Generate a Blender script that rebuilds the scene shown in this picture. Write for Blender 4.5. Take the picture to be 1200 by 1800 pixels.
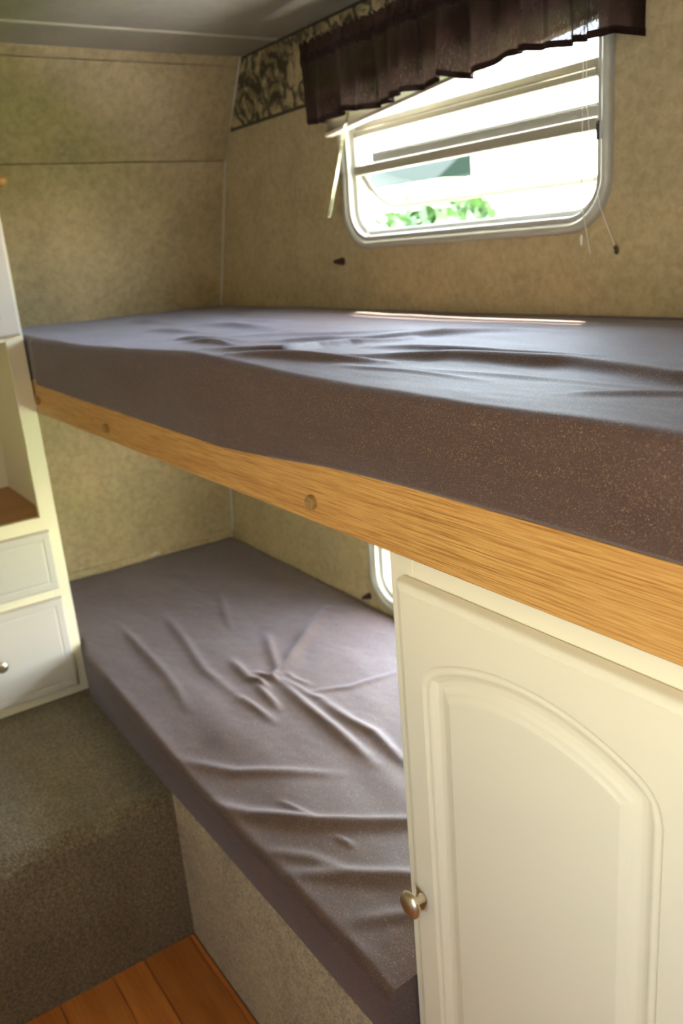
import bpy, bmesh, math, random
import numpy as np
from mathutils import Vector, Matrix

for o in list(bpy.data.objects):
    bpy.data.objects.remove(o)
S = bpy.context.scene
COL = S.collection
random.seed(7)
PI = math.pi

# ------------------------------------------------------------------ camera
cam_d = bpy.data.cameras.new('camera')
cam = bpy.data.objects.new('camera', cam_d)
COL.objects.link(cam)
_R = (0.5660262055803469, 0.8206736451306119, -0.07816074964039936)
_U = (-0.2043195768893484, 0.23150697067882348, 0.9511351286893319)
_F = (-0.7986662914484824, 0.5223976365903169, -0.298718704116061)
_C = (2.67354565, -1.33358434, 1.55995415)
cam.matrix_world = Matrix(((_R[0], _U[0], -_F[0], _C[0]), (_R[1], _U[1], -_F[1], _C[1]),
                           (_R[2], _U[2], -_F[2], _C[2]), (0, 0, 0, 1)))
cam_d.sensor_fit = 'VERTICAL'
cam_d.sensor_height = 36.0
cam_d.lens = 1489.62 / 1800 * 36.0
cam_d.clip_start = 0.02
cam_d.clip_end = 500
cam_d.dof.use_dof = True
cam_d.dof.focus_distance = 0.92
cam_d.dof.aperture_fstop = 6.0
S.camera = cam

# ------------------------------------------------------------------ world, sun, exposure
w = bpy.data.worlds.new('sky_world')
S.world = w
w.use_nodes = True
wn = w.node_tree
wn.nodes.clear()
sky = wn.nodes.new('ShaderNodeTexSky')
sky.sky_type = 'NISHITA'
sky.sun_disc = False
sky.sun_elevation = math.radians(72)
sky.sun_rotation = math.radians(20)
sky.air_density = 1.6
sky.dust_density = 0.3
sky.ozone_density = 1.0
bgn = wn.nodes.new('ShaderNodeBackground')
bgn.inputs['Strength'].default_value = 1.5
outw = wn.nodes.new('ShaderNodeOutputWorld')
hsv = wn.nodes.new('ShaderNodeHueSaturation')
hsv.inputs['Saturation'].default_value = 0.5
wn.links.new(sky.outputs[0], hsv.inputs['Color'])
wn.links.new(hsv.outputs[0], bgn.inputs[0])
wn.links.new(bgn.outputs[0], outw.inputs[0])

sun_d = bpy.data.lights.new('sun', 'SUN')
sun_d.energy = 21.0
sun_d.angle = math.radians(0.6)
sun_d.color = (1.0, 0.93, 0.82)
sun = bpy.data.objects.new('sun', sun_d)
COL.objects.link(sun)
sun.location = (1.0, 3.0, 9.0)
sun.rotation_euler = Vector((0.20, -0.33, -1.0)).to_track_quat('-Z', 'Y').to_euler()


def portal(name, loc, direction, sx, sz):
    d = bpy.data.lights.new(name, 'AREA')
    d.shape = 'RECTANGLE'
    d.size = sx
    d.size_y = sz
    d.cycles.is_portal = True
    o = bpy.data.objects.new(name, d)
    COL.objects.link(o)
    o.location = loc
    o.rotation_euler = Vector(direction).to_track_quat('-Z', 'Y').to_euler()


portal('portal_bed_window', (1.193, 0.16, 1.79), (0, -1, 0), 0.86, 0.52)
portal('portal_low_window', (1.193, 0.16, 0.83), (0, -1, 0), 0.86, 0.56)
portal('portal_assumed_window', (2.85, -2.40, 1.40), (0, 1, 0), 0.62, 0.64)  # portal of the assumed aisle window

S.view_settings.view_transform = 'Standard'
S.view_settings.look = 'None'
S.view_settings.gamma = 1.0
S.view_settings.use_curve_mapping = False
S.view_settings.exposure = 2.08
S.cycles.max_bounces = 12
S.cycles.diffuse_bounces = 8
S.cycles.transparent_max_bounces = 16
S.cycles.caustics_reflective = False
S.cycles.caustics_refractive = False
S.cycles.sample_clamp_indirect = 8.0
S.cycles.use_denoising = True


# ------------------------------------------------------------------ materials
def new_mat(name):
    m = bpy.data.materials.new(name)
    m.use_nodes = True
    nt = m.node_tree
    nt.nodes.clear()
    out = nt.nodes.new('ShaderNodeOutputMaterial')
    b = nt.nodes.new('ShaderNodeBsdfPrincipled')
    nt.links.new(b.outputs[0], out.inputs[0])
    return m, nt, b, out


def nd(nt, kind, **kw):
    n = nt.nodes.new(kind)
    for k, v in kw.items():
        if k in n.inputs.keys():
            n.inputs[k].default_value = v
        else:
            setattr(n, k, v)
    return n


def ramp(nt, stops, interp='LINEAR'):
    r = nt.nodes.new('ShaderNodeValToRGB')
    r.color_ramp.interpolation = interp
    e = r.color_ramp.elements
    while len(e) < len(stops):
        e.new(0.5)
    for i, (p, c) in enumerate(stops):
        e[i].position = p
        e[i].color = (c[0], c[1], c[2], 1)
    return r


def coords(nt, scale=(1, 1, 1), rot=(0, 0, 0)):
    t = nt.nodes.new('ShaderNodeTexCoord')
    mp = nt.nodes.new('ShaderNodeMapping')
    mp.inputs['Scale'].default_value = scale
    mp.inputs['Rotation'].default_value = rot
    nt.links.new(t.outputs['Object'], mp.inputs[0])
    return mp


def noise(nt, vec, scale, detail=4, rough=0.55, dist=0.0):
    n = nd(nt, 'ShaderNodeTexNoise', Scale=scale, Detail=detail, Roughness=rough, Distortion=dist)
    nt.links.new(vec.outputs[0], n.inputs['Vector'])
    return n


def mixc(nt, fac, a, b, mode='MIX'):
    m = nt.nodes.new('ShaderNodeMix')
    m.data_type = 'RGBA'
    m.blend_type = mode
    for sock, v in ((m.inputs[0], fac), (m.inputs[6], a), (m.inputs[7], b)):
        if isinstance(v, bpy.types.NodeSocket):
            nt.links.new(v, sock)
        elif isinstance(v, (int, float)):
            sock.default_value = v
        else:
            sock.default_value = (v[0], v[1], v[2], 1)
    return m.outputs[2]


def bump(nt, b, height, strength, dist):
    bp = nd(nt, 'ShaderNodeBump', Strength=strength, Distance=dist)
    nt.links.new(height, bp.inputs['Height'])
    nt.links.new(bp.outputs[0], b.inputs['Normal'])


def plain(name, col, rough=0.5, metal=0.0, spec=0.5):
    m, nt, b, _ = new_mat(name)
    b.inputs['Base Color'].default_value = (*col, 1)
    b.inputs['Roughness'].default_value = rough
    b.inputs['Metallic'].default_value = metal
    b.inputs['Specular IOR Level'].default_value = spec
    return m


def m_wallpaper(name, dark, light, speck):
    m, nt, b, _ = new_mat(name)
    c = coords(nt)
    n1 = noise(nt, c, 7.0, 5, 0.6, 0.4)
    n2 = noise(nt, c, 50.0, 6, 0.7, 0.4)
    n3 = noise(nt, c, 260.0, 3, 0.6)
    r1 = ramp(nt, [(0.35, dark), (0.65, light)])
    nt.links.new(n2.outputs[0], r1.inputs[0])
    r2 = ramp(nt, [(0.3, (0.86, 0.86, 0.84)), (0.7, (1.08, 1.06, 1.02))])
    nt.links.new(n1.outputs[0], r2.inputs[0])
    col = mixc(nt, 1.0, r1.outputs[0], r2.outputs[0], 'MULTIPLY')
    r3 = ramp(nt, [(0.55, (0, 0, 0)), (0.8, (1, 1, 1))])
    nt.links.new(n3.outputs[0], r3.inputs[0])
    sp = nd(nt, 'ShaderNodeMath', operation='MULTIPLY')
    sp.inputs[1].default_value = 0.35
    nt.links.new(r3.outputs[0], sp.inputs[0])
    col = mixc(nt, sp.outputs[0], col, speck)
    nt.links.new(col, b.inputs['Base Color'])
    b.inputs['Roughness'].default_value = 0.55
    b.inputs['Specular IOR Level'].default_value = 0.3
    bump(nt, b, n3.outputs[0], 0.15, 0.001)
    return m


def m_oak(name, c_dark, c_mid, c_light, streak=1.0, axis=0, rough=0.38):
    m, nt, b, _ = new_mat(name)

    def sc(a, bb):
        v = [bb, bb, bb]
        v[axis] = a
        return tuple(v)
    c1 = coords(nt, sc(1.1, 16))
    n1 = noise(nt, c1, 1.6, 5, 0.6, 0.5)
    c2 = coords(nt, sc(5, 420))
    n2 = noise(nt, c2, 1.5, 3, 0.55, 0.25)
    c3 = coords(nt, sc(22, 640))
    n3 = noise(nt, c3, 1.0, 2, 0.5)
    r1 = ramp(nt, [(0.3, c_dark), (0.5, c_mid), (0.72, c_light)])
    nt.links.new(n1.outputs[0], r1.inputs[0])
    r2 = ramp(nt, [(0.36, (0.60, 0.46, 0.31)), (0.52, (1.04, 1.04, 1.04))])
    nt.links.new(n2.outputs[0], r2.inputs[0])
    col = mixc(nt, 0.75 * streak, r1.outputs[0], r2.outputs[0], 'MULTIPLY')
    r3 = ramp(nt, [(0.38, (0.66, 0.52, 0.36)), (0.50, (1, 1, 1))])
    nt.links.new(n3.outputs[0], r3.inputs[0])
    col = mixc(nt, 0.5 * streak, col, r3.outputs[0], 'MULTIPLY')
    nt.links.new(col, b.inputs['Base Color'])
    b.inputs['Roughness'].default_value = rough
    bump(nt, b, n2.outputs[0], 0.12, 0.0006)
    return m


def m_fabric(name):
    m, nt, b, _ = new_mat(name)
    c = coords(nt, (1, 1, 1))
    ca = coords(nt, (480, 480, 1050), (0.0, 0.5, 0.0))
    cb = coords(nt, (1050, 600, 480), (0.0, 0.5, 0.0))
    na = noise(nt, ca, 1.0, 2, 0.6)
    nb = noise(nt, cb, 1.0, 2, 0.6)
    nl = noise(nt, c, 26.0, 4, 0.65)
    mx = nd(nt, 'ShaderNodeMath', operation='MAXIMUM')
    nt.links.new(na.outputs[0], mx.inputs[0])
    nt.links.new(nb.outputs[0], mx.inputs[1])
    ad = nd(nt, 'ShaderNodeMath', operation='MULTIPLY_ADD')
    nt.links.new(nl.outputs[0], ad.inputs[0])
    ad.inputs[1].default_value = 0.07
    nt.links.new(mx.outputs[0], ad.inputs[2])
    r = ramp(nt, [(0.57, (0.062, 0.031, 0.020)), (0.65, (0.092, 0.047, 0.029)), (0.71, (0.21, 0.12, 0.064)), (0.79, (0.54, 0.35, 0.18))])
    nt.links.new(ad.outputs[0], r.inputs[0])
    nt.links.new(r.outputs[0], b.inputs['Base Color'])
    b.inputs['Roughness'].default_value = 0.64
    b.inputs['Specular IOR Level'].default_value = 0.46
    b.inputs['Sheen Weight'].default_value = 0.27
    b.inputs['Sheen Roughness'].default_value = 0.55
    b.inputs['Sheen Tint'].default_value = (0.78, 0.81, 1.0, 1)
    bump(nt, b, mx.outputs[0], 0.35, 0.0007)
    return m


def m_carpet(name, dark, mid, light):
    m, nt, b, _ = new_mat(name)
    c = coords(nt)
    n1 = noise(nt, c, 5.0, 4, 0.6, 0.3)
    n2 = noise(nt, c, 130.0, 4, 0.7)
    n3 = noise(nt, c, 300.0, 2, 0.6)
    r = ramp(nt, [(0.28, dark), (0.5, mid), (0.74, light)])
    nt.links.new(n2.outputs[0], r.inputs[0])
    r1 = ramp(nt, [(0.3, (0.78, 0.76, 0.72)), (0.7, (1.12, 1.12, 1.12))])
    nt.links.new(n1.outputs[0], r1.inputs[0])
    col = mixc(nt, 1.0, r.outputs[0], r1.outputs[0], 'MULTIPLY')
    r3 = ramp(nt, [(0.36, (0.32, 0.30, 0.27)), (0.52, (1.1, 1.1, 1.1))])
    nt.links.new(n3.outputs[0], r3.inputs[0])
    col = mixc(nt, 0.8, col, r3.outputs[0], 'MULTIPLY')
    nt.links.new(col, b.inputs['Base Color'])
    b.inputs['Roughness'].default_value = 0.95
    b.inputs['Specular IOR Level'].default_value = 0.1
    b.inputs['Sheen Weight'].default_value = 0.25
    add = nd(nt, 'ShaderNodeMath', operation='ADD')
    nt.links.new(n2.outputs[0], add.inputs[0])
    nt.links.new(n3.outputs[0], add.inputs[1])
    bump(nt, b, add.outputs[0], 0.9, 0.004)
    return m


def m_border(name):
    m, nt, b, _ = new_mat(name)
    c = coords(nt, (1, 1, 1))
    warp = noise(nt, c, 16.0, 2, 0.5)
    t = nt.nodes.new('ShaderNodeVectorMath')
    t.operation = 'MULTIPLY_ADD'
    nt.links.new(warp.outputs['Color'], t.inputs[0])
    t.inputs[1].default_value = (0.07, 0.0, 0.07)
    nt.links.new(c.outputs[0], t.inputs[2])
    vo = nd(nt, 'ShaderNodeTexVoronoi', Scale=11.0)
    nt.links.new(t.outputs[0], vo.inputs['Vector'])
    nz = noise(nt, c, 26.0, 3, 0.6, 1.0)
    a1 = nd(nt, 'ShaderNodeMath', operation='MULTIPLY_ADD')
    nt.links.new(vo.outputs['Distance'], a1.inputs[0])
    a1.inputs[1].default_value = 19.0
    a2 = nd(nt, 'ShaderNodeMath', operation='MULTIPLY')
    nt.links.new(nz.outputs[0], a2.inputs[0])
    a2.inputs[1].default_value = 9.0
    nt.links.new(a2.outputs[0], a1.inputs[2])
    sn = nd(nt, 'ShaderNodeMath', operation='SINE')
    nt.links.new(a1.outputs[0], sn.inputs[0])
    mr = nd(nt, 'ShaderNodeMath', operation='MULTIPLY_ADD')
    nt.links.new(sn.outputs[0], mr.inputs[0])
    mr.inputs[1].default_value = 0.5
    mr.inputs[2].default_value = 0.5
    r = ramp(nt, [(0.05, (0.07, 0.062, 0.04)), (0.32, (0.16, 0.135, 0.08)), (0.55, (0.33, 0.265, 0.145)), (0.9, (0.43, 0.35, 0.20))])
    nt.links.new(mr.outputs[0], r.inputs[0])
    pt = noise(nt, c, 14.0, 2, 0.5, 1.5)
    r2 = ramp(nt, [(0.40, (0.35, 0.33, 0.28)), (0.56, (1.05, 1.02, 0.96))])
    nt.links.new(pt.outputs[0], r2.inputs[0])
    col = mixc(nt, 0.85, r.outputs[0], r2.outputs[0], 'MULTIPLY')
    nt.links.new(col, b.inputs['Base Color'])
    b.inputs['Roughness'].default_value = 0.6
    return m


def m_cloth(name):
    m, nt, b, out = new_mat(name)
    c = coords(nt, (900, 900, 2600))
    c2 = coords(nt, (2600, 900, 300))
    n1 = noise(nt, c, 0.5, 2, 0.5)
    n2 = noise(nt, c2, 0.35, 2, 0.5)
    mul = nd(nt, 'ShaderNodeMath', operation='MULTIPLY')
    nt.links.new(n1.outputs[0], mul.inputs[0])
    nt.links.new(n2.outputs[0], mul.inputs[1])
    r = ramp(nt, [(0.12, (0.011, 0.006, 0.005)), (0.4, (0.036, 0.020, 0.016))])
    nt.links.new(mul.outputs[0], r.inputs[0])
    nt.links.new(r.outputs[0], b.inputs['Base Color'])
    b.inputs['Roughness'].default_value = 0.9
    b.inputs['Specular IOR Level'].default_value = 0.15
    tr = nd(nt, 'ShaderNodeBsdfTranslucent')
    tr.inputs[0].default_value = (0.075, 0.042, 0.034, 1)
    tp = nd(nt, 'ShaderNodeBsdfTransparent')
    tp.inputs[0].default_value = (0.75, 0.75, 0.85, 1)
    m1 = nd(nt, 'ShaderNodeMixShader')
    m1.inputs[0].default_value = 0.3
    nt.links.new(b.outputs[0], m1.inputs[1])
    nt.links.new(tr.outputs[0], m1.inputs[2])
    rf = ramp(nt, [(0.2, (0.0, 0, 0)), (0.42, (0.17, 0.17, 0.17))])
    nt.links.new(mul.outputs[0], rf.inputs[0])
    m2 = nd(nt, 'ShaderNodeMixShader')
    nt.links.new(rf.outputs[0], m2.inputs[0])
    nt.links.new(m1.outputs[0], m2.inputs[1])
    nt.links.new(tp.outputs[0], m2.inputs[2])
    nt.links.new(m2.outputs[0], out.inputs[0])
    return m


def m_glass(name, tint=(0.975, 0.985, 0.98)):
    m, nt, b, out = new_mat(name)
    tp = nd(nt, 'ShaderNodeBsdfTransparent')
    tp.inputs[0].default_value = (*tint, 1)
    gl = nd(nt, 'ShaderNodeBsdfGlossy', Roughness=0.02)
    lw = nd(nt, 'ShaderNodeLayerWeight', Blend=0.5)
    pw = nd(nt, 'ShaderNodeMath', operation='POWER')
    pw.inputs[1].default_value = 5.0
    nt.links.new(lw.outputs['Facing'], pw.inputs[0])
    ma = nd(nt, 'ShaderNodeMath', operation='MULTIPLY_ADD')
    ma.inputs[1].default_value = 0.9
    ma.inputs[2].default_value = 0.04
    nt.links.new(pw.outputs[0], ma.inputs[0])
    mx = nd(nt, 'ShaderNodeMixShader')
    nt.links.new(ma.outputs[0], mx.inputs[0])
    nt.links.new(tp.outputs[0], mx.inputs[1])
    nt.links.new(gl.outputs[0], mx.inputs[2])
    nt.links.new(mx.outputs[0], out.inputs[0])
    return m


def m_clear_plastic(name):
    m, nt, b, out = new_mat(name)
    b.inputs['Base Color'].default_value = (0.93, 0.92, 0.55, 1)
    b.inputs['Roughness'].default_value = 0.08
    b.inputs['Transmission Weight'].default_value = 0.85
    b.inputs['IOR'].default_value = 1.49
    return m


def m_leaf(name, c1, c2):
    m, nt, b, _ = new_mat(name)
    c = coords(nt)
    n = noise(nt, c, 3.0, 3, 0.6)
    r = ramp(nt, [(0.35, c1), (0.65, c2)])
    nt.links.new(n.outputs[0], r.inputs[0])
    nt.links.new(r.outputs[0], b.inputs['Base Color'])
    b.inputs['Roughness'].default_value = 0.6
    return m


WALL = m_wallpaper('tan_mottled_wallpaper', (0.40, 0.318, 0.178), (0.53, 0.432, 0.255), (0.31, 0.23, 0.115))
CEIL = m_wallpaper('grey_ceiling_panel', (0.40, 0.375, 0.335), (0.44, 0.415, 0.37), (0.42, 0.40, 0.36))
BATTEN = plain('pale_batten', (0.62, 0.58, 0.48), 0.5)
CAULK = plain('white_caulk', (0.62, 0.60, 0.54), 0.6)
OAK = m_oak('golden_oak', (0.55, 0.285, 0.082), (0.62, 0.345, 0.105), (0.66, 0.38, 0.13), 1.0)
SHELFOAK = m_oak('shelf_oak', (0.36, 0.15, 0.04), (0.42, 0.185, 0.052), (0.48, 0.22, 0.07), 0.5, 1)
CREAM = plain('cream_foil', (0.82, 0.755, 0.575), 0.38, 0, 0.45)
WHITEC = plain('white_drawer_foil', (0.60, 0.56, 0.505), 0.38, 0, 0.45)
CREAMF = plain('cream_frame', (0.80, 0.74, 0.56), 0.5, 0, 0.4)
FABRIC = m_fabric('brown_heather_sheet')
CARPET = m_carpet('grey_brown_carpet', (0.095, 0.072, 0.040), (0.215, 0.168, 0.098), (0.35, 0.285, 0.185))
CARPET2 = m_carpet('beige_carpet', (0.25, 0.20, 0.10), (0.47, 0.38, 0.215), (0.63, 0.53, 0.33))
BORDER = m_border('scroll_leaf_border')
DARKLINE = plain('border_dark_line', (0.035, 0.032, 0.022), 0.6)
FRAMEW = plain('white_window_frame', (0.44, 0.43, 0.365), 0.35)
RAILW = plain('beige_window_rail', (0.33, 0.30, 0.235), 0.4)
BLACK = plain('black_plastic', (0.015, 0.015, 0.015), 0.4)
EDGEM = plain('brown_pane_edge', (0.10, 0.082, 0.06), 0.6)
SEAL = plain('grey_rubber_seal', (0.06, 0.057, 0.052), 0.6)
GLASS = m_glass('window_glass')
CLOTH = m_cloth('dark_brown_voile')
HEM = plain('dark_brown_hem', (0.022, 0.012, 0.011), 0.9, 0, 0.1)
BLINDM = plain('ivory_blind', (0.70, 0.64, 0.52), 0.4)
CLEAR = m_clear_plastic('clear_plastic')
CORD = plain('white_cord', (0.78, 0.76, 0.72), 0.7)
PEGM = plain('dark_brown_plastic', (0.06, 0.022, 0.015), 0.45)
NICKEL = plain('brushed_nickel', (0.78, 0.70, 0.55), 0.34, 1.0)
SCREW = plain('screw_metal', (0.5, 0.48, 0.45), 0.35, 1.0)
PLUG = m_oak('oak_plug', (0.30, 0.175, 0.06), (0.34, 0.20, 0.07), (0.38, 0.225, 0.085), 0.3)
BOUNCE_GRAVEL = m_leaf('pale_bounce_gravel', (0.62, 0.61, 0.585), (0.74, 0.73, 0.70))  # made-up pale ground cover, kept light to bounce daylight indoors
GRASS = m_leaf('lawn', (0.10, 0.20, 0.035), (0.18, 0.30, 0.07))
LEAF = m_leaf('leaves', (0.022, 0.055, 0.010), (0.045, 0.095, 0.02))
BARK = plain('bark', (0.12, 0.08, 0.05), 0.9)
SIDING = plain('white_siding', (0.78, 0.78, 0.76), 0.6)
ROOFM = plain('grey_green_roof', (0.0065, 0.0105, 0.0085), 0.9, 0, 0.05)
ASSUMED_LAMPGLOW = plain('assumed_lamp_dome', (0.9, 0.85, 0.75), 0.4)  # glowing dome of the assumed, unseen aisle lamp
_b = ASSUMED_LAMPGLOW.node_tree.nodes['Principled BSDF']
_b.inputs['Emission Color'].default_value = (1.0, 0.76, 0.46, 1)
_b.inputs['Emission Strength'].default_value = 4.0
SUBFL = plain('subfloor', (0.10, 0.06, 0.03), 0.8)


def m_plank(i):
    k = [0.86, 1.0, 1.12][i]
    return m_oak('floor_plank_%d' % i, (0.40 * k, 0.125 * k, 0.026 * k), (0.52 * k, 0.18 * k, 0.042 * k), (0.62 * k, 0.24 * k, 0.06 * k), 0.5, 0, 0.3)


PLANK = [m_plank(i) for i in range(3)]


# ------------------------------------------------------------------ mesh helpers
class MB:
    def __init__(s):
        s.v, s.f = [], []

    def add(s, vs, fs):
        n = len(s.v)
        s.v += [tuple(map(float, p)) for p in vs]
        s.f += [tuple(i + n for i in q) for q in fs]
        return s

    def box(s, a, b):
        x0, y0, z0 = a
        x1, y1, z1 = b
        return s.add([(x0, y0, z0), (x1, y0, z0), (x1, y1, z0), (x0, y1, z0), (x0, y0, z1), (x1, y0, z1), (x1, y1, z1), (x0, y1, z1)],
                     [(0, 3, 2, 1), (4, 5, 6, 7), (0, 1, 5, 4), (1, 2, 6, 5), (2, 3, 7, 6), (3, 0, 4, 7)])

    def tube(s, pts, r, n=10):
        pts = [Vector(p) for p in pts]
        rs = r if isinstance(r, (list, tuple)) else [r] * len(pts)
        vs, fs = [], []
        for i, p in enumerate(pts):
            d = (pts[min(i + 1, len(pts) - 1)] - pts[max(i - 1, 0)]).normalized()
            a = d.orthogonal().normalized()
            if abs(d.z) < 0.9:
                a = d.cross(Vector((0, 0, 1))).normalized()
            else:
                a = d.cross(Vector((1, 0, 0))).normalized()
            bb = d.cross(a)
            for k in range(n):
                t = 2 * PI * k / n
                vs.append(p + (a * math.cos(t) + bb * math.sin(t)) * rs[i])
        for i in range(len(pts) - 1):
            for k in range(n):
                fs.append((i * n + k, i * n + (k + 1) % n, (i + 1) * n + (k + 1) % n, (i + 1) * n + k))
        fs.append(tuple(range(n))[::-1])
        fs.append(tuple((len(pts) - 1) * n + k for k in range(n)))
        return s.add(vs, fs)

    def lathe(s, base, axis, prof, n=24):
        """prof: list of (distance along axis, radius)"""
        base = Vector(base)
        d = Vector(axis).normalized()
        a = d.orthogonal().normalized()
        bb = d.cross(a)
        vs, fs = [], []
        for (h, r) in prof:
            for k in range(n):
                t = 2 * PI * k / n
                vs.append(base + d * h + (a * math.cos(t) + bb * math.sin(t)) * max(r, 1e-5))
        m = len(prof)
        for i in range(m - 1):
            for k in range(n):
                fs.append((i * n + k, i * n + (k + 1) % n, (i + 1) * n + (k + 1) % n, (i + 1) * n + k))
        fs.append(tuple(range(n))[::-1])
        fs.append(tuple((m - 1) * n + k for k in range(n)))
        return s.add(vs, fs)

    def prism(s, poly, axis, a, b):
        """poly: 2-D points in the plane across axis, swept from a to b"""
        n = len(poly)

        def P(p, t):
            return {'x': (t, p[0], p[1]), 'y': (p[0], t, p[1]), 'z': (p[0], p[1], t)}[axis]
        vs = [P(p, a) for p in poly] + [P(p, b) for p in poly]
        fs = [tuple(range(n)), tuple(range(2 * n - 1, n - 1, -1))]
        fs += [(i, i + n, (i + 1) % n + n, (i + 1) % n) for i in range(n)]
        return s.add(vs, fs)

    def mesh(s, name, smooth=False, origin=(0, 0, 0), angle=35):
        me = bpy.data.meshes.new(name)
        ox, oy, oz = origin
        me.from_pydata([(x - ox, y - oy, z - oz) for x, y, z in s.v], [], s.f)
        me.validate()
        bm = bmesh.new()
        bm.from_mesh(me)
        bmesh.ops.recalc_face_normals(bm, faces=bm.faces)
        bm.to_mesh(me)
        bm.free()
        if smooth:
            me.shade_smooth()
            me.set_sharp_from_angle(angle=math.radians(angle))
        return me


def wloc(o):
    l = Vector((0, 0, 0))
    while o:
        l = l + Vector(o.location)
        o = o.parent
    return l


def obj(name, mb, mat, parent=None, at=None, smooth=False, bevel=0.0, angle=35, seg=2):
    """Link ONE mesh object. mb holds world coordinates; the origin goes to `at` (or the parent's own origin)."""
    pl = wloc(parent)
    origin = Vector(at) if at is not None else pl
    me = mb.mesh(name, smooth or bevel > 0, tuple(origin), angle)
    o = bpy.data.objects.new(name, me)
    COL.objects.link(o)
    o.parent = parent
    o.location = origin - pl
    me.materials.append(mat)
    if bevel > 0:
        b = o.modifiers.new('bevel', 'BEVEL')
        b.width = bevel
        b.segments = seg
        b.limit_method = 'ANGLE'
        b.angle_limit = math.radians(40)
    return o


def tag(o, label=None, cat=None, group=None, kind=None):
    if label:
        o['label'] = label
    if cat:
        o['category'] = cat
    if group:
        o['group'] = group
    if kind:
        o['kind'] = kind
    return o


def empty(name, loc):
    o = bpy.data.objects.new(name, None)
    COL.objects.link(o)
    o.location = loc
    o.empty_display_size = 0.05
    return o


def rrect(x0, x1, z0, z1, r, n=10):
    pts = []
    for cx, cz, a0 in ((x1 - r, z0 + r, -90), (x1 - r, z1 - r, 0), (x0 + r, z1 - r, 90), (x0 + r, z0 + r, 180)):
        for k in range(n + 1):
            t = math.radians(a0 + 90 * k / n)
            pts.append((cx + r * math.cos(t), cz + r * math.sin(t)))
    return pts


def holed_wall(x0, x1, z0, z1, holes, y0, y1):
    """wall slab in the xz plane with holes (lists of xz points), between y0 and y1"""
    bm = bmesh.new()
    loops = [[(x0, z0), (x1, z0), (x1, z1), (x0, z1)]] + holes
    edges = []
    for lp in loops:
        vs = [bm.verts.new((p[0], y0, p[1])) for p in lp]
        edges += [bm.edges.new((vs[i], vs[(i + 1) % len(vs)])) for i in range(len(vs))]
    bmesh.ops.triangle_fill(bm, use_beauty=True, edges=edges)
    bm.verts.index_update()
    m = MB()
    V = [tuple(v.co) for v in bm.verts]
    F = [tuple(v.index for v in f.verts) for f in bm.faces]
    m.add(V, F)
    m.add([(x, y1, z) for x, y, z in V], [q[::-1] for q in F])
    for lp in loops:
        n = len(lp)
        m.add([(p[0], y0, p[1]) for p in lp] + [(p[0], y1, p[1]) for p in lp], [(i, (i + 1) % n, (i + 1) % n + n, i + n) for i in range(n)])
    bm.free()
    return m


def ring_loft(x0, x1, z0, z1, r, prof, y, n=12, sgn=1):
    """loft of rounded rectangles, prof = list of (inset, depth along y)"""
    m = MB()
    vs = []
    for ins, d in prof:
        vs += [(p[0], y + sgn * d, p[1]) for p in rrect(x0 + ins, x1 - ins, z0 + ins, z1 - ins, max(r - ins, 0.012), n)]
    L = 4 * (n + 1)
    fs = []
    for i in range(len(prof) - 1):
        for k in range(L):
            fs.append((i * L + k, i * L + (k + 1) % L, (i + 1) * L + (k + 1) % L, (i + 1) * L + k))
    m.add(vs, fs)
    return m


def sstep(a, b, x):
    t = np.clip((np.asarray(x, float) - a) / (b - a), 0, 1)
    return t * t * (3 - 2 * t)


# ------------------------------------------------------------------ the room shell
PROF = [(-0.225, -0.06), (-0.212, 0.0), (-0.131, 0.538), (0.0, 1.409), (0.142, 1.84), (0.304, 2.098)]


def wx(z):
    return float(np.interp(z, [p[1] for p in PROF], [p[0] for p in PROF]))


YF = -2.30      # the far side of the aisle
XR = 4.70
ZC = 2.098

# ceiling: two sheets and a batten over their joint
ceil = obj('ceiling', MB().box((0.18, YF - 0.06, ZC), (XR + 0.06, 0.06, ZC + 0.05)), CEIL)
tag(ceil, kind='structure')
for xb in (0.516, 1.74, 2.96, 4.18):
    obj('seam_batten', MB().box((xb - 0.006, YF + 0.002, ZC - 0.004), (xb + 0.006, -0.004, ZC)), BATTEN, ceil, bevel=0.0015)

# slanted end wall: sheets, joint strips
wl = empty('wall_left', (wx(0), YF / 2, 0))
tag(wl, kind='structure')


def slant_panel(name, z0, z1, proud, mat, ya=YF, yb=-0.0005, th=0.03, parent=wl, bev=0.0):
    zs = [z0] + [p[1] for p in PROF if z0 + 1e-4 < p[1] < z1 - 1e-4] + [z1]
    poly = [(wx(z) + proud, z) for z in zs] + [(wx(z) - th, z) for z in reversed(zs)]
    m = MB().prism(poly, 'y', ya, yb)
    return obj(name, m, mat, parent, bevel=bev)


slant_panel('backing', -0.03, ZC + 0.02, -0.011, SUBFL)
slant_panel('panel', -0.03, 1.8385, 0.0, WALL, th=0.010)
slant_panel('panel', 1.8412, 2.0735, 0.0, WALL, th=0.010)
slant_panel('panel', 2.0757, ZC + 0.02, 0.0, WALL, th=0.010)
slant_panel('joint_strip', 1.8412, 1.860, 0.0025, WALL, th=-0.0005, bev=0.0008)
slant_panel('joint_strip', 2.0765, ZC - 0.0005, 0.0022, WALL, th=-0.0005, bev=0.0008)

# window wall
WX0, WX1 = 0.775, 1.612
WIN = [(WX0, WX1, 1.548, 2.030), (WX0, WX1, 0.551, 1.085)]
holes = [rrect(a + 0.026, b - 0.026, c + 0.026, d - 0.026, 0.075) for a, b, c, d in WIN]
wb = obj('wall_back', holed_wall(-0.34, XR + 0.06, -0.06, ZC + 0.02, holes, 0.0, 0.05), WALL)
tag(wb, kind='structure')
obj('joint_strip', MB().box((1.0205, -0.0008, 1.0), (1.0235, -0.0001, 1.545)), WALL, wb)
obj('joint_strip', MB().box((1.842, -0.0008, 1.0), (1.845, -0.0001, ZC - 0.19)), WALL, wb)

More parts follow.
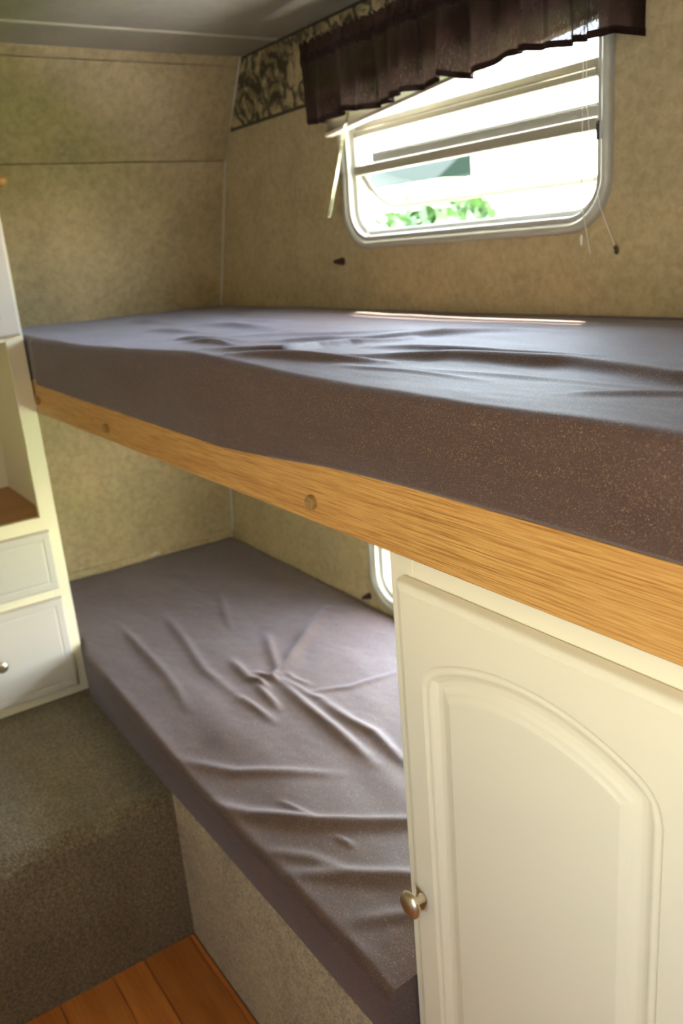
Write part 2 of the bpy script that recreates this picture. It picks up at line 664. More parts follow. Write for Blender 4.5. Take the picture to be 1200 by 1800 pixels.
wf = obj('wall_front', holed_wall(-0.34, XR + 0.06, -0.06, ZC + 0.02,
                                  [rrect(2.57, 3.13, 1.12, 1.68, 0.07)],  # opening for the assumed aisle window
                                  YF, YF - 0.05), WALL)
tag(wf, kind='structure')
m = holed_wall(YF - 0.04, 0.04, -0.06, ZC + 0.02, [], 0, 0.05)
m.v = [(XR + y, x, z) for x, y, z in m.v]
wr = obj('wall_right', m, WALL)
tag(wr, kind='structure')

# corner bead and low trim
t = MB()
zz = [0.56, 1.0, 1.409, 1.6, 1.84, 2.0, 2.097]
t.tube([(wx(z) + 0.002, -0.0022, z) for z in zz], 0.0026, 8)
tag(obj('trim_1', t, CAULK, at=(wx(0.56), 0, 0.56), smooth=True), kind='structure')
bl = slant_panel('baseboard_left', 0.541, 0.567, 0.010, WALL, ya=-0.7615, yb=-0.0045, th=-0.001, parent=None, bev=0.003)
tag(bl, kind='structure')
ch = MB()
for (yy, dz, s) in ((-0.322, 0.0, 1.0), (-0.334, -0.003, 0.7), (-0.309, -0.002, 0.6)):
    ch.lathe((wx(0.56) + 0.009, yy, 0.557 + dz), (1, 0, 0.3), [(0, 0.008 * s), (0.004 * s, 0.0065 * s), (0.006 * s, 0.001)], 7)
obj('torn_paper', ch, CAULK, bl)

# wallpaper border along the top of the window wall
b0 = empty('wallpaper_border', (0.3, 0, 1.914))
tag(b0, 'dark scrolled-leaf wallpaper border strip along the top of the window wall', 'border')
ZB = 1.9137


def strip(z0, z1, y, th):
    return MB().prism([(wx(z0) + 0.006, z0), (XR - 0.002, z0), (XR - 0.002, z1), (wx(z1) + 0.006, z1)], 'y', y, y - th)


obj('printed_strip', strip(ZB, ZC - 0.001, -0.0004, 0.0006), BORDER, b0)
obj('edge_line', strip(ZB, ZB + 0.009, -0.0011, 0.0005), DARKLINE, b0)
obj('edge_line', strip(ZC - 0.0085, ZC - 0.0012, -0.0011, 0.0005), DARKLINE, b0)

# floor: planks on a sub-floor
fl = obj('floor', MB().box((-0.3, YF - 0.05, -0.06), (XR + 0.05, 0.05, -0.006)), SUBFL)
tag(fl, kind='structure')
rows = [-0.7895, -0.803, -0.918, -0.994, -1.116, -1.19]
step_w = [0.122, 0.076]
i = 0
while rows[-1] > YF + 0.1:
    rows.append(rows[-1] - step_w[i % 2])
    i += 1
rows[-1] = YF
for i in range(len(rows) - 1):
    x = 1.0335
    k = 0
    first = True
    while x < XR - 0.02:
        ln = 0.35 + random.random() * 0.5 if first else 0.9
        if i < 5 and first:
            ln = 0.75 + 0.13 * ((i * 3) % 4)
        if i == 0:
            ln = 4.0
        first = False
        x1 = min(x + ln, XR - 0.002)
        y0, y1 = rows[i + 1] + 0.0005, rows[i] - 0.0005
        mat = PLANK[2] if i == 0 else PLANK[(i * 5 + k * 2 + 1) % 3]
        obj('plank', MB().box((x + 0.0005, y0, -0.006), (x1 - 0.0005, y1, 0.0)), mat, fl, at=(x, (y0 + y1) / 2, -0.006), bevel=0.0008, seg=1)
        x = x1
        k += 1
# planks under the wardrobe front and to the right of the bunks
for (xa, xb, ya, yb) in ((1.885, 3.0, -0.7885, -0.68), (3.0, XR - 0.002, -0.7885, -0.68)):
    obj('plank', MB().box((xa, ya, -0.006), (xb - 0.001, yb, 0.0)), PLANK[1], fl, at=(xa, ya, -0.006), bevel=0.0008, seg=1)
for k in range(6):
    ya = -0.679 + k * 0.113
    obj('plank', MB().box((2.46, ya, -0.006), (XR - 0.002, ya + 0.112, 0.0)), PLANK[k % 3], fl, at=(2.46, ya, -0.006), bevel=0.0008, seg=1)


# ------------------------------------------------------------------ assumed aisle ceiling lamp (behind the camera, unseen), added for warm light
def assumed_ceiling_lamp(x, y, label):
    root = empty('assumed_ceiling_lamp', (x, y, ZC))
    tag(root, label, 'lamp')
    obj('base_plate', MB().lathe((x, y, ZC - 0.0005), (0, 0, -1), [(0, 0.10), (0.012, 0.10), (0.016, 0.092)], 28), FRAMEW, root, smooth=True)
    obj('dome', MB().lathe((x, y, ZC - 0.017), (0, 0, -1), [(0, 0.088), (0.012, 0.084), (0.026, 0.068), (0.036, 0.04), (0.040, 0.0)], 28), ASSUMED_LAMPGLOW, root, smooth=True)
    d = bpy.data.lights.new('assumed_bulb', 'POINT')
    d.energy = ASSUMED_LAMP_W
    d.shadow_soft_size = 0.09
    d.color = (1.0, 0.76, 0.46)
    o = bpy.data.objects.new('assumed_bulb', d)
    COL.objects.link(o)
    o.parent = root
    o.location = (0, 0, -0.16)


ASSUMED_LAMP_W = 2.2
assumed_ceiling_lamp(2.65, -1.85, 'assumed, unseen round dome lamp on the aisle ceiling opposite the bunks')  # unseen lamp, assumed and placed to warm the wardrobe front


# ------------------------------------------------------------------ windows
def make_window(idx, x0, x1, z0, z1, detail=True):
    r = 0.098
    root = empty('window_%d' % idx, ((x0 + x1) / 2, 0, z0))
    tag(root, kind='structure')
    prof = [(0.0, 0.0), (0.0, 0.009), (0.003, 0.0135), (0.008, 0.015), (0.014, 0.0145), (0.019, 0.011), (0.0215, 0.007), (0.0215, 0.0085),
            (0.024, 0.0095), (0.029, 0.0085), (0.031, 0.004), (0.031, -0.004), (0.033, -0.006), (0.041, -0.008), (0.043, -0.012), (0.043, -0.05), (0.036, -0.055), (0.0, -0.062), (0.0, -0.0505), (0.02, -0.0505), (0.02, 0.0)]
    obj('frame', ring_loft(x0, x1, z0, z1, r, prof, -0.0004, 14, -1), FRAMEW, root, smooth=True, angle=50)
    ix0, ix1 = x0 + 0.0445, x1 - 0.0445
    # meeting rail and the rail of the sash above
    h = z1 - z0
    zc = z0 + 0.1765
    za = z0 + 0.267
    obj('rail', MB().box((ix0 - 0.004, 0.002, zc - 0.001), (ix1 + 0.004, 0.022, zc + 0.0215)), RAILW, root, bevel=0.003)
    obj('rail', MB().box((ix0, 0.004, za - 0.003), (ix1, 0.024, za + 0.012)).box((ix0, 0.010, za + 0.0125), (ix1, 0.024, za + 0.0295)), RAILW, root, bevel=0.003)
    # hinged vent panes, each leaning out at its foot
    def pane(ztop, ytop, zbot, ybot, rad):
        n = 8
        pts = [(ix0 + 0.004, 1.0), (ix1 - 0.004, 1.0)]
        W0, W1 = ix0 + 0.004, ix1 - 0.004
        L = math.hypot(ztop - zbot, ybot - ytop)
        out = [(W0, L), (W1, L)]
        out = [(W1, L), (W0, L)]
        if rad > 0:
            for k in range(n + 1):
                t = PI + PI / 2 * k / n
                out.append((W0 + rad + rad * math.cos(t), rad + rad * math.sin(t)))
            for k in range(n + 1):
                t = 1.5 * PI + PI / 2 * k / n
                out.append((W1 - rad + rad * math.cos(t), rad + rad * math.sin(t)))
        else:
            out += [(W0, 0), (W1, 0)]
        d = Vector((0, ytop - ybot, ztop - zbot)).normalized()
        nrm = Vector((0, d.z, -d.y))
        base = Vector((0, ybot, zbot))

        def P(p, th):
            q = base + d * p[1] + nrm * th
            return (p[0], q.y, q.z)
        m = MB()
        n2 = len(out)
        m.add([P(p, 0) for p in out] + [P(p, 0.003) for p in out],
              [tuple(range(n2)), tuple(range(2 * n2 - 1, n2 - 1, -1))] + [(i, i + n2, (i + 1) % n2 + n2, (i + 1) % n2) for i in range(n2)])
        g = obj('pane', m, GLASS, root)
        edge = [P(p, 0.0015) for p in out[1:] + out[:1]]
        return g, edge
    g1, e1 = pane(z1 - 0.05, 0.030, za + 0.002, 0.040, 0)
    g2, e2 = pane(za + 0.004, 0.030, z0 + 0.212, 0.062, 0)
    obj('bottom_rail', MB().box((ix0 + 0.002, 0.056, z0 + 0.205), (ix1 - 0.002, 0.070, z0 + 0.230)), SEAL, g2, bevel=0.002)
    g3, e3 = pane(zc + 0.002, 0.024, z0 + 0.096, 0.080, 0.065)
    obj('edge_seal', MB().tube(e3[:], 0.0062, 6), EDGEM, g3, smooth=True)
    # sill of the outer frame
    obj('lock', MB().box((ix1 + 0.0145, -0.0125, zc - 0.020), (ix1 + 0.0205, -0.009, zc + 0.012)), BLACK, root, bevel=0.001)
    for k in range(5):
        xs = ix0 + 0.08 + k * (ix1 - ix0 - 0.16) / 4
        obj('screw', MB().lathe((xs, -0.0085, z0 + 0.0265), (0, -1, 0), [(0, 0.0032), (0.0008, 0.0030), (0.0013, 0.0015), (0.0014, 0.0)], 10), SCREW, root, smooth=True)
    return root


make_window(1, *WIN[0])
wlow = make_window(2, *WIN[1])
obj('added_sun_hood', MB().prism([(0.052, 1.098), (0.052, 1.110), (0.22, 1.076), (0.22, 1.066)], 'x', WX0 - 0.12, WX1 + 0.12), FRAMEW, wlow)  # unseen outer hood, added to keep direct sun off the lower mattress
# aisle side behind the camera: assumed unseen window, added for light, and doorway
w3 = empty('window_3', (2.85, YF, 1.095))
tag(w3, kind='structure')
pr3 = [(0.0, 0.0), (0.0, 0.010), (0.006, 0.014), (0.02, 0.012), (0.03, 0.004), (0.034, -0.05), (0.0, -0.056)]
obj('frame', ring_loft(2.545, 3.155, 1.095, 1.705, 0.095, pr3, YF + 0.0004, 12, 1), FRAMEW, w3, smooth=True, angle=50)
obj('pane', MB().box((2.58, YF - 0.03, 1.13), (3.12, YF - 0.027, 1.67)), GLASS, w3)
obj('rail', MB().box((2.58, YF - 0.02, 1.39), (3.12, YF, 1.41)), RAILW, w3, bevel=0.002)
d1 = empty('door_1', (3.95, YF, 0))
tag(d1, kind='structure')
obj('door_frame', MB().box((3.53, YF + 0.0005, 0.0), (3.565, YF + 0.014, 2.0)).box((4.335, YF + 0.0005, 0.0), (4.37, YF + 0.014, 2.0)).box((3.565, YF + 0.0005, 1.965), (4.335, YF + 0.014, 2.0)), FRAMEW, d1, bevel=0.002)
obj('door_leaf', MB().box((3.566, YF + 0.0005, 0.004), (4.334, YF + 0.009, 1.964)), CREAM, d1, bevel=0.002)


# ------------------------------------------------------------------ carpeted step and bunk base
st = MB()
XS, ZS = 1.0305, 0.392
R_ = 0.045
poly = [(-0.20, -0.0055), (XS, -0.0055), (XS, ZS - R_)]
for k in range(1, 9):
    t = PI / 2 * k / 8
    poly.append((XS - R_ + R_ * math.cos(t), ZS - R_ + R_ * math.sin(t)))
poly += [(-0.145, ZS)]
st.prism(poly, 'y', YF + 0.002, -0.7655)
step = obj('carpeted_step', st, CARPET, at=(0.43, -1.5, -0.0055), smooth=True, angle=50)
tag(step, 'grey-brown carpeted step with rounded nose below the drawers', 'step')

base = MB().prism([(-0.140, -0.002), (1.8725, -0.002), (1.8725, -0.7875), (1.0325, -0.7875), (1.0325, -0.7645), (-0.140, -0.7645)], 'z', -0.0055, 0.402)
bo = obj('carpeted_platform', base, CARPET2, at=(0.85, -0.4, -0.0055), bevel=0.004)
tag(bo, 'beige carpet-clad box carrying the lower mattress', 'platform')


# ------------------------------------------------------------------ mattresses
def seg_ridges(X, Y, ridges):
    H = np.zeros_like(X)
    for pts, amp, wid in ridges:
        best = np.full_like(X, 1e9)
        along = np.zeros_like(X)
        L = [math.dist(pts[i], pts[i + 1]) for i in range(len(pts) - 1)]
        T = sum(L)
        acc = 0
        for i in range(len(pts) - 1):
            ax, ay = pts[i]
            bx, by = pts[i + 1]
            t = np.clip(((X - ax) * (bx - ax) + (Y - ay) * (by - ay)) / max(L[i] ** 2, 1e-9), 0, 1)
            d = np.hypot(X - ax - t * (bx - ax), Y - ay - t * (by - ay))
            up = d < best
            along = np.where(up, (acc + t * L[i]) / T, along)
            best = np.minimum(best, d)
            acc += L[i]
        taper = np.clip(np.sin(np.clip(along, 0.03, 0.97) * PI), 0, 1) ** 0.6
        H += amp * taper * np.exp(-(best / wid) ** 2)
    return H


def vnoise(X, Y, sx, sy, seed):
    rng = np.random.RandomState(seed)
    G = rng.rand(64, 64)
    x, y = X * sx, Y * sy
    xi, yi = np.floor(x).astype(int), np.floor(y).astype(int)
    fx, fy = x - xi, y - yi
    fx, fy = fx * fx * (3 - 2 * fx), fy * fy * (3 - 2 * fy)
    g = lambda a, b: G[a % 64, b % 64]
    return (g(xi, yi) * (1 - fx) + g(xi + 1, yi) * fx) * (1 - fy) + (g(xi, yi + 1) * (1 - fx) + g(xi + 1, yi + 1) * fx) * fy - 0.5


def mattress(name, z0, z1, yfront, yback, x1, hfun, zbot, sidefun, nx, ny, r=0.022, endx=0.0):
    """soft box: top is a fine grid with folds, front and back fall in rounded edges"""
    nz = 18
    us = np.linspace(0, 1, nx)
    # cross-section parameter: back bottom -> back top -> top -> front top -> front bottom
    sec = []      # (kind, a)
    for k in range(6):
        sec.append(('b', k / 6))
    for k in range(5):
        sec.append(('br', k / 5))
    for k in range(ny + 1):
        sec.append(('t', k / ny))
    for k in range(1, 8):
        sec.append(('fr', k / 8))
    for k in range(nz + 1):
        sec.append(('f', k / nz))
    sec += [('u', 0.0), ('u', 1.0)]
    ns = len(sec)
    XX = np.zeros((nx, ns))
    YY = np.zeros((nx, ns))
    ZZ = np.zeros((nx, ns))
    for j, (kd, a) in enumerate(sec):
        zb = zbot(us * x1)
        yf = yfront(us * x1)
        if kd == 'b':
            y = np.full(nx, yback); z = z0 + (z1 - r - z0) * a
        elif kd == 'br':
            y = np.full(nx, yback - r + r * math.cos(a * PI / 2)); z = z1 - r + r * math.sin(a * PI / 2)
        elif kd == 't':
            y = (yback - r) + (yf + r - (yback - r)) * a; z = z1
        elif kd == 'fr':
            y = yf + r - r * math.sin(a * PI / 2); z = z1 - r + r * math.cos(a * PI / 2)
        elif kd == 'u':
            y = yf + 0.0065; z = zb + (z0 - zb) * a
        else:
            y = yf; z = (z1 - r) + (zb - (z1 - r)) * a
        z = np.broadcast_to(z, (nx,)).copy()
        y = np.broadcast_to(y, (nx,)).copy()
        xl = np.array([wx(v) for v in z]) + 0.004
        xe = x1 + endx * sstep(-0.7475, -0.757, y)
        x = xl + (xe - xl) * us
        if kd in 'fu':
            y = y + sidefun(x, a if kd == 'f' else 1.0)
        YY[:, j] = y
        ZZ[:, j] = z
        XX[:, j] = x
    tops = [j for j, s in enumerate(sec) if s[0] in ('t', 'fr', 'br', 'f')]
    wgt = np.array([{'t': 1.0, 'fr': 1.0, 'f': (1 - sec[j][1]) ** 1.3, 'br': sec[j][1] * 0.6}[sec[j][0]] for j in tops])
    H = hfun(XX[:, tops], YY[:, tops]) * wgt[None, :]
    ZZ[:, tops] += H
    m = MB()
    V = np.stack([XX, YY, ZZ], -1).reshape(-1, 3)
    F = []
    for i in range(nx - 1):
        for j in range(ns - 1):
            a = i * ns + j
            F.append((a, a + 1, a + ns + 1, a + ns))
        a = i * ns
        F.append((a + ns - 1, a, a + ns, a + 2 * ns - 1))     # underside
    F.append(tuple(range(ns)))
    F.append(tuple((nx - 1) * ns + k for k in range(ns))[::-1])
    m.v = [tuple(p) for p in V.tolist()]
    m.f = F
    return m


UR = [([(1.62, -0.645), (1.699, -0.625), (1.745, -0.593), (1.802, -0.562), (1.896, -0.549), (1.979, -0.541), (2.074, -0.554), (2.149, -0.566), (2.27, -0.56), (2.42, -0.53)], 0.0125, 0.017),
      ([(1.40, -0.735), (1.458, -0.722), (1.531, -0.671), (1.49, -0.583), (1.48, -0.512), (1.53, -0.416)], 0.007, 0.015),
      ([(1.50, -0.745), (1.60, -0.700), (1.68, -0.675), (1.75, -0.640)], 0.007, 0.013),
      ([(1.20, -0.680), (1.304, -0.672), (1.417, -0.69)], 0.007, 0.014),
      ([(0.70, -0.43), (0.921, -0.422), (1.16, -0.45)], 0.009, 0.024),
      ([(0.68, -0.545), (0.80, -0.54), (0.95, -0.53)], 0.007, 0.02),
      ([(0.30, -0.446), (0.45, -0.45), (0.60, -0.454)], 0.008, 0.024),
      ([(1.05, -0.640), (1.17, -0.630), (1.30, -0.622)], 0.007, 0.018),
      ([(1.56, -0.53), (1.66, -0.505), (1.759, -0.503), (1.845, -0.495), (1.95, -0.46)], 0.006, 0.014),
      ([(2.10, -0.69), (2.16, -0.650), (2.24, -0.60)], 0.004, 0.012),
      ([(1.30, -0.60), (1.45, -0.42), (1.60, -0.30)], 0.005, 0.016),
      ([(1.35, -0.55), (1.55, -0.36), (1.75, -0.25)], 0.005, 0.016),
      ([(1.10, -0.55), (1.30, -0.45), (1.45, -0.33)], 0.004, 0.02),
      ([(0.55, -0.30), (0.80, -0.33), (1.05, -0.31)], 0.005, 0.02),
      ([(1.85, -0.64), (1.98, -0.625), (2.10, -0.62)], 0.003, 0.010),
      ([(1.72, -0.70), (1.84, -0.672), (1.97, -0.665)], 0.003, 0.009)]


def h_upper(X, Y):
    h = seg_ridges(X, Y, [(p, a_ * (1.55 if p[0][0] < 1.58 else 1.1), w_ * 0.9) for p, a_, w_ in UR])
    h += 0.004 * vnoise(X, Y, 5, 9, 3) + 0.0022 * vnoise(X + 0.3 * Y, Y, 9, 26, 4)
    h += 0.0008 * vnoise(X, Y, 18, 70, 5) * sstep(-0.3, -0.65, Y)
    h += -0.010 * sstep(-0.30, -0.02, Y) * sstep(0.5, 1.3, X)          # the sheet sinks towards the window wall
    h += 0.015 * np.exp(-((X - 1.38) / 0.36) ** 2) * sstep(-0.50, -0.76, Y)
    return h


def yf_upper(x):
    x = np.asarray(x)
    return -0.7605 - 0.010 * sstep(0.40, 0.48, x) - 0.004 * sstep(1.2, 1.6, x)


def zb_upper(x):
    return np.interp(x, [0, 0.36, 1.11, 1.5, 1.78, 1.92, 2.1, 2.5], [1.288, 1.287, 1.2785, 1.277, 1.291, 1.2935, 1.2955, 1.2955])


def side_upper(x, a):
    return -0.006 * math.sin(PI * a) * sstep(0.45, 0.8, x) - 0.004 * vnoise(x, np.full_like(x, a), 5, 3, 8) * sstep(0.45, 0.8, x) + 0.009 * (a ** 3) * sstep(1.6, 1.9, x)


XB = 2.47
mu = mattress('mattress', 1.2965, 1.402, yf_upper, -0.0065, XB, h_upper, zb_upper, side_upper, 560, 230, r=0.015)
mo = obj('mattress', mu, FABRIC, at=(1.2, -0.38, 1.29), smooth=True, angle=80)
tag(mo, 'brown heather fabric mattress on the oak-edged upper bunk below the window', 'mattress')

LR = [([(0.70, -0.12), (0.741, -0.178), (0.878, -0.353), (0.95, -0.43)], 0.009, 0.022),
      ([(0.72, -0.34), (0.858, -0.398), (0.95, -0.437)], 0.007, 0.017),
      ([(0.79, -0.49), (0.911, -0.503), (0.98, -0.487)], 0.008, 0.017),
      ([(0.95, -0.45), (1.136, -0.469), (1.265, -0.473), (1.42, -0.484)], 0.012, 0.018),
      ([(0.95, -0.505), (1.03, -0.515), (1.10, -0.522)], 0.009, 0.014),
      ([(0.97, -0.438), (1.084, -0.436), (1.14, -0.42)], 0.007, 0.014),
      ([(1.12, -0.426), (1.258, -0.428), (1.331, -0.417), (1.48, -0.438)], 0.011, 0.018),
      ([(1.08, -0.42), (1.128, -0.336), (1.15, -0.19)], 0.005, 0.012),
      ([(0.38, -0.50), (0.607, -0.535), (0.789, -0.568), (1.0, -0.57)], 0.006, 0.017),
      ([(0.34, -0.635), (0.579, -0.646), (0.768, -0.658), (0.95, -0.685)], 0.006, 0.017),
      ([(0.98, -0.568), (1.06, -0.563), (1.14, -0.56)], 0.007, 0.014),
      ([(1.10, -0.785), (1.237, -0.716), (1.304, -0.655), (1.40, -0.56)], 0.007, 0.018),
      ([(1.29, -0.80), (1.379, -0.758), (1.422, -0.727), (1.497, -0.678), (1.554, -0.620), (1.609, -0.549), (1.65, -0.44)], 0.014, 0.021),
      ([(1.58, -0.775), (1.652, -0.706), (1.723, -0.635), (1.78, -0.54)], 0.011, 0.021),
      ([(1.49, -0.785), (1.564, -0.736), (1.64, -0.705)], 0.006, 0.017),
      ([(1.73, -0.765), (1.785, -0.685), (1.84, -0.60)], 0.006, 0.019),
      ([(1.39, -0.695), (1.48, -0.673)], 0.004, 0.008),
      ([(0.35, -0.30), (0.50, -0.36), (0.62, -0.40)], 0.004, 0.016),
      ([(0.90, -0.475), (0.945, -0.462), (0.975, -0.47)], 0.008, 0.010),
      ([(0.93, -0.43), (0.955, -0.455), (0.99, -0.462)], 0.008, 0.010),
      ([(0.955, -0.415), (1.0, -0.42), (1.05, -0.405)], 0.006, 0.011),
      ([(0.92, -0.505), (0.955, -0.492), (1.0, -0.495)], 0.007, 0.010),
      ([(1.55, -0.672), (1.60, -0.664)], 0.005, 0.009)]


def h_lower(X, Y):
    h = seg_ridges(X, Y, [(p, a_ * 0.95, w_ * 0.78) for p, a_, w_ in LR])
    h += 0.0006 * vnoise(X + 0.4 * Y, Y - 0.3 * X, 24, 60, 15)
    h += 0.004 * vnoise(X, Y, 5, 7, 13) + 0.003 * vnoise(X, Y + 0.2 * X, 10, 20, 14)
    h += np.interp(X, [0.2, 0.5, 0.9, 1.2, 1.45, 1.73, 1.80, 1.875], [0.004, 0.0, -0.010, -0.018, -0.016, -0.008, -0.008, -0.018]) * sstep(-0.62, -0.785, Y)     # the edge is pressed down midway
    return h


def yf_lower(x):
    return -0.7605 - 0.026 * sstep(0.46, 0.60, np.asarray(x)) - 0.009 * sstep(0.7, 1.2, np.asarray(x))


def side_lower(x, a):
    return -0.003 * math.sin(PI * a) * sstep(0.5, 0.8, x) + 0.008 * a * sstep(0.7, 1.2, x) - 0.003 * vnoise(x, np.full_like(x, a), 4, 2, 18) * sstep(0.5, 0.8, x)


ml = mattress('mattress', 0.4035, 0.537, yf_lower, -0.0065, 1.8705, h_lower, lambda x: np.full_like(np.asarray(x, float), 0.4045), side_lower, 430, 220, r=0.014, endx=0.0)
mlo = obj('mattress', ml, FABRIC, at=(0.85, -0.4, 0.4035), smooth=True, angle=80)
tag(mlo, 'brown creased mattress on the lower bunk beside the drawers', 'mattress')

# ------------------------------------------------------------------ upper bunk frame
ub = empty('upper_bunk', (1.4, -0.38, 1.2055))
tag(ub, 'golden oak edge board and platform of the upper bunk', 'bunk')
obj('edge_board', MB().box((0.3965, -0.7646, 1.2053), (2.49, -0.7456, 1.294)), OAK, ub, bevel=0.0022, seg=3)
obj('platform', MB().prism([(wx(1.21) + 0.008, 1.2065), (2.49, 1.2065), (2.49, 1.2895), (wx(1.21) + 0.022, 1.2895)], 'y', -0.745, -0.004), CREAMF, ub)
for (px, pz, big) in ((0.424, 1.241, 1), (0.934, 1.2341, 1), (1.7357, 1.2345, 1), (2.44, 1.236, 1)):
    pm = MB().lathe((px, -0.7644, pz), (0, -1, 0), [(0, 0.0102), (0.0072, 0.0100), (0.0080, 0.0092), (0.0082, 0.0)], 22)
    obj('screw_cap', pm, PLUG, ub, at=(px, -0.7644, pz), smooth=True)


# ------------------------------------------------------------------ wardrobe below the upper bunk
wd = empty('wardrobe', (2.17, -0.37, -0.006))
tag(wd, 'cream wardrobe with an arched raised-panel door under the upper bunk', 'wardrobe')
X0, X1 = 1.8746, 2.445
YW = -0.745
Z1 = 1.2035
bm = MB()
bm.box((X0, YW + 0.02, -0.006), (X0 + 0.016, -0.004, Z1)).box((X1 - 0.016, YW + 0.02, -0.006), (X1, -0.004, Z1))
bm.box((X0 + 0.016, -0.012, -0.006), (X1 - 0.016, -0.004, Z1)).box((X0 + 0.016, YW + 0.02, 0.08), (X1 - 0.016, -0.012, 0.096)).box((X0 + 0.016, YW + 0.02, Z1 - 0.016), (X1 - 0.016, -0.012, Z1))
obj('carcass', bm, CREAMF, wd)
ff = MB()
ff.box((X0, YW, -0.006), (X0 + 0.045, YW + 0.0195, Z1)).box((X1 - 0.085, YW, -0.006), (X1, YW + 0.0195, Z1))
ff.box((X0 + 0.045, YW, Z1 - 0.06), (X1 - 0.085, YW + 0.0195, Z1)).box((X0 + 0.045, YW, -0.006), (X1 - 0.085, YW + 0.0195, 0.10))
obj('face_frame', ff, CREAMF, wd, bevel=0.0012)
# door: relief built as a real height field
DX0, DX1, DZ0, DZ1 = 1.9065, 2.3335, 0.085, 1.1715
DYB, DYF = YW - 0.002, YW - 0.0215
PL, PR_, PB = 1.9525, 2.2885, 0.085 + 0.062
PCX, PTOP = 2.1205, 1.1135
RA = 0.3316
PCZ = PTOP - RA
dx = 0.0017
nxd = int((DX1 - DX0) / dx) + 1
xs = np.linspace(DX0, DX1, nxd)
zs = np.concatenate([np.linspace(DZ0, 0.95, 260), np.linspace(0.95, DZ1, 180)[1:]])
GX, GZ = np.meshgrid(xs, zs, indexing='ij')


def smin(a, b, k):
    h = np.clip(0.5 + 0.5 * (b - a) / k, 0, 1)
    return b * (1 - h) + a * h - k * h * (1 - h)


d_side = np.minimum(GX - PL, PR_ - GX)
d_arc = RA - np.hypot(GX - PCX, GZ - PCZ)
d_arc = np.where(GZ < PCZ, RA, d_arc)
d_hard = np.minimum(np.minimum(d_side, d_arc), GZ - PB)
d_soft = smin(smin(d_side, d_arc, 0.028), GZ - PB, 0.028)
mixk = sstep(0.008, 0.028, d_hard)
dd = d_soft * (1 - mixk) + d_hard * mixk
prof_d = [-1, 0.0, 0.0022, 0.0055, 0.0085, 0.0115, 0.0150, 0.0205, 0.028, 0.0345, 0.0385, 0.0410, 0.0435, 0.0470, 1]
prof_h = [0, 0.0, -0.0024, -0.0030, -0.0022, -0.0026, -0.0056, -0.0082, -0.0085, -0.0066, -0.0040, -0.0036, -0.0028, -0.0008, -0.0008]
HH = np.interp(dd, prof_d, prof_h)
e = np.minimum(np.minimum(GX - DX0, DX1 - GX), np.minimum(GZ - DZ0, DZ1 - GZ))
er = 0.0095
ee = np.clip(e / er, 0, 1)
edge = -0.0075 * (1 - np.sqrt(np.clip(1 - (1 - ee) ** 2, 0, 1))) - 0.0012 * (1 - sstep(er, er + 0.0015, e))
YD = DYF - (HH + edge)
m = MB()
nzd = len(zs)
V = np.stack([GX, YD, GZ], -1).reshape(-1, 3).tolist()
m.v = [tuple(p) for p in V]
m.f = [(i * nzd + j, (i + 1) * nzd + j, (i + 1) * nzd + j + 1, i * nzd + j + 1) for i in range(nxd - 1) for j in range(nzd - 1)]
# sides and back
rim = [(i, 0) for i in range(nxd)] + [(nxd - 1, j) for j in range(1, nzd)] + [(i, nzd - 1) for i in range(nxd - 2, -1, -1)] + [(0, j) for j in range(nzd - 2, 0, -1)]
n0 = len(m.v)
m.v += [(float(xs[i]), DYB, float(zs[j])) for i, j in rim]
nr = len(rim)
for k in range(nr):
    a, b_ = rim[k], rim[(k + 1) % nr]
    m.f.append((a[0] * nzd + a[1], n0 + k, n0 + (k + 1) % nr, b_[0] * nzd + b_[1]))
m.f.append(tuple(n0 + k for k in range(nr)))
dr = obj('door', m, CREAM, wd, smooth=True, angle=30)


def knob_mb(base, axis, s=1.0):
    return MB().lathe(base, axis, [(0, 0.0078 * s), (0.0015 * s, 0.0078 * s), (0.002 * s, 0.0060 * s), (0.006 * s, 0.0050 * s), (0.014 * s, 0.0052 * s), (0.0165 * s, 0.0075 * s), (0.0172 * s, 0.0155 * s), (0.0182 * s, 0.0163 * s),
                                   (0.0205 * s, 0.0160 * s), (0.0235 * s, 0.0135 * s), (0.0255 * s, 0.0090 * s), (0.0264 * s, 0.0040 * s), (0.0266 * s, 0.0)], 36)


obj('knob', knob_mb((1.9302, DYF, 0.7172), (0, -1, 0), 1.18), NICKEL, dr, at=(1.9302, DYF, 0.7172), smooth=True, angle=45)
for zh in (0.25, 1.0):
    obj('hinge', MB().box((DX1 + 0.001, YW - 0.006, zh - 0.025), (DX1 + 0.012, YW - 0.0005, zh + 0.025)), NICKEL, dr, bevel=0.001)

# ------------------------------------------------------------------ tall drawer cabinet on the step
cb = empty('drawer_cabinet', (0.15, -0.99, 0.393))
tag(cb, 'white cabinet with drawers and an open oak-floored shelf standing on the step', 'cabinet')
CY0, CY1, CX, CZ0, CZ1 = -1.215, -0.7665, 0.3926, 0.3930, 1.7620


def side_panel(y0, y1):
    poly = [(wx(CZ0) + 0.01, CZ0), (CX - 0.019, CZ0), (CX - 0.019, CZ1), (wx(CZ1) + 0.01, CZ1), (wx(1.409) + 0.012, 1.409)]
    return MB().prism(poly, 'y', y0, y1)


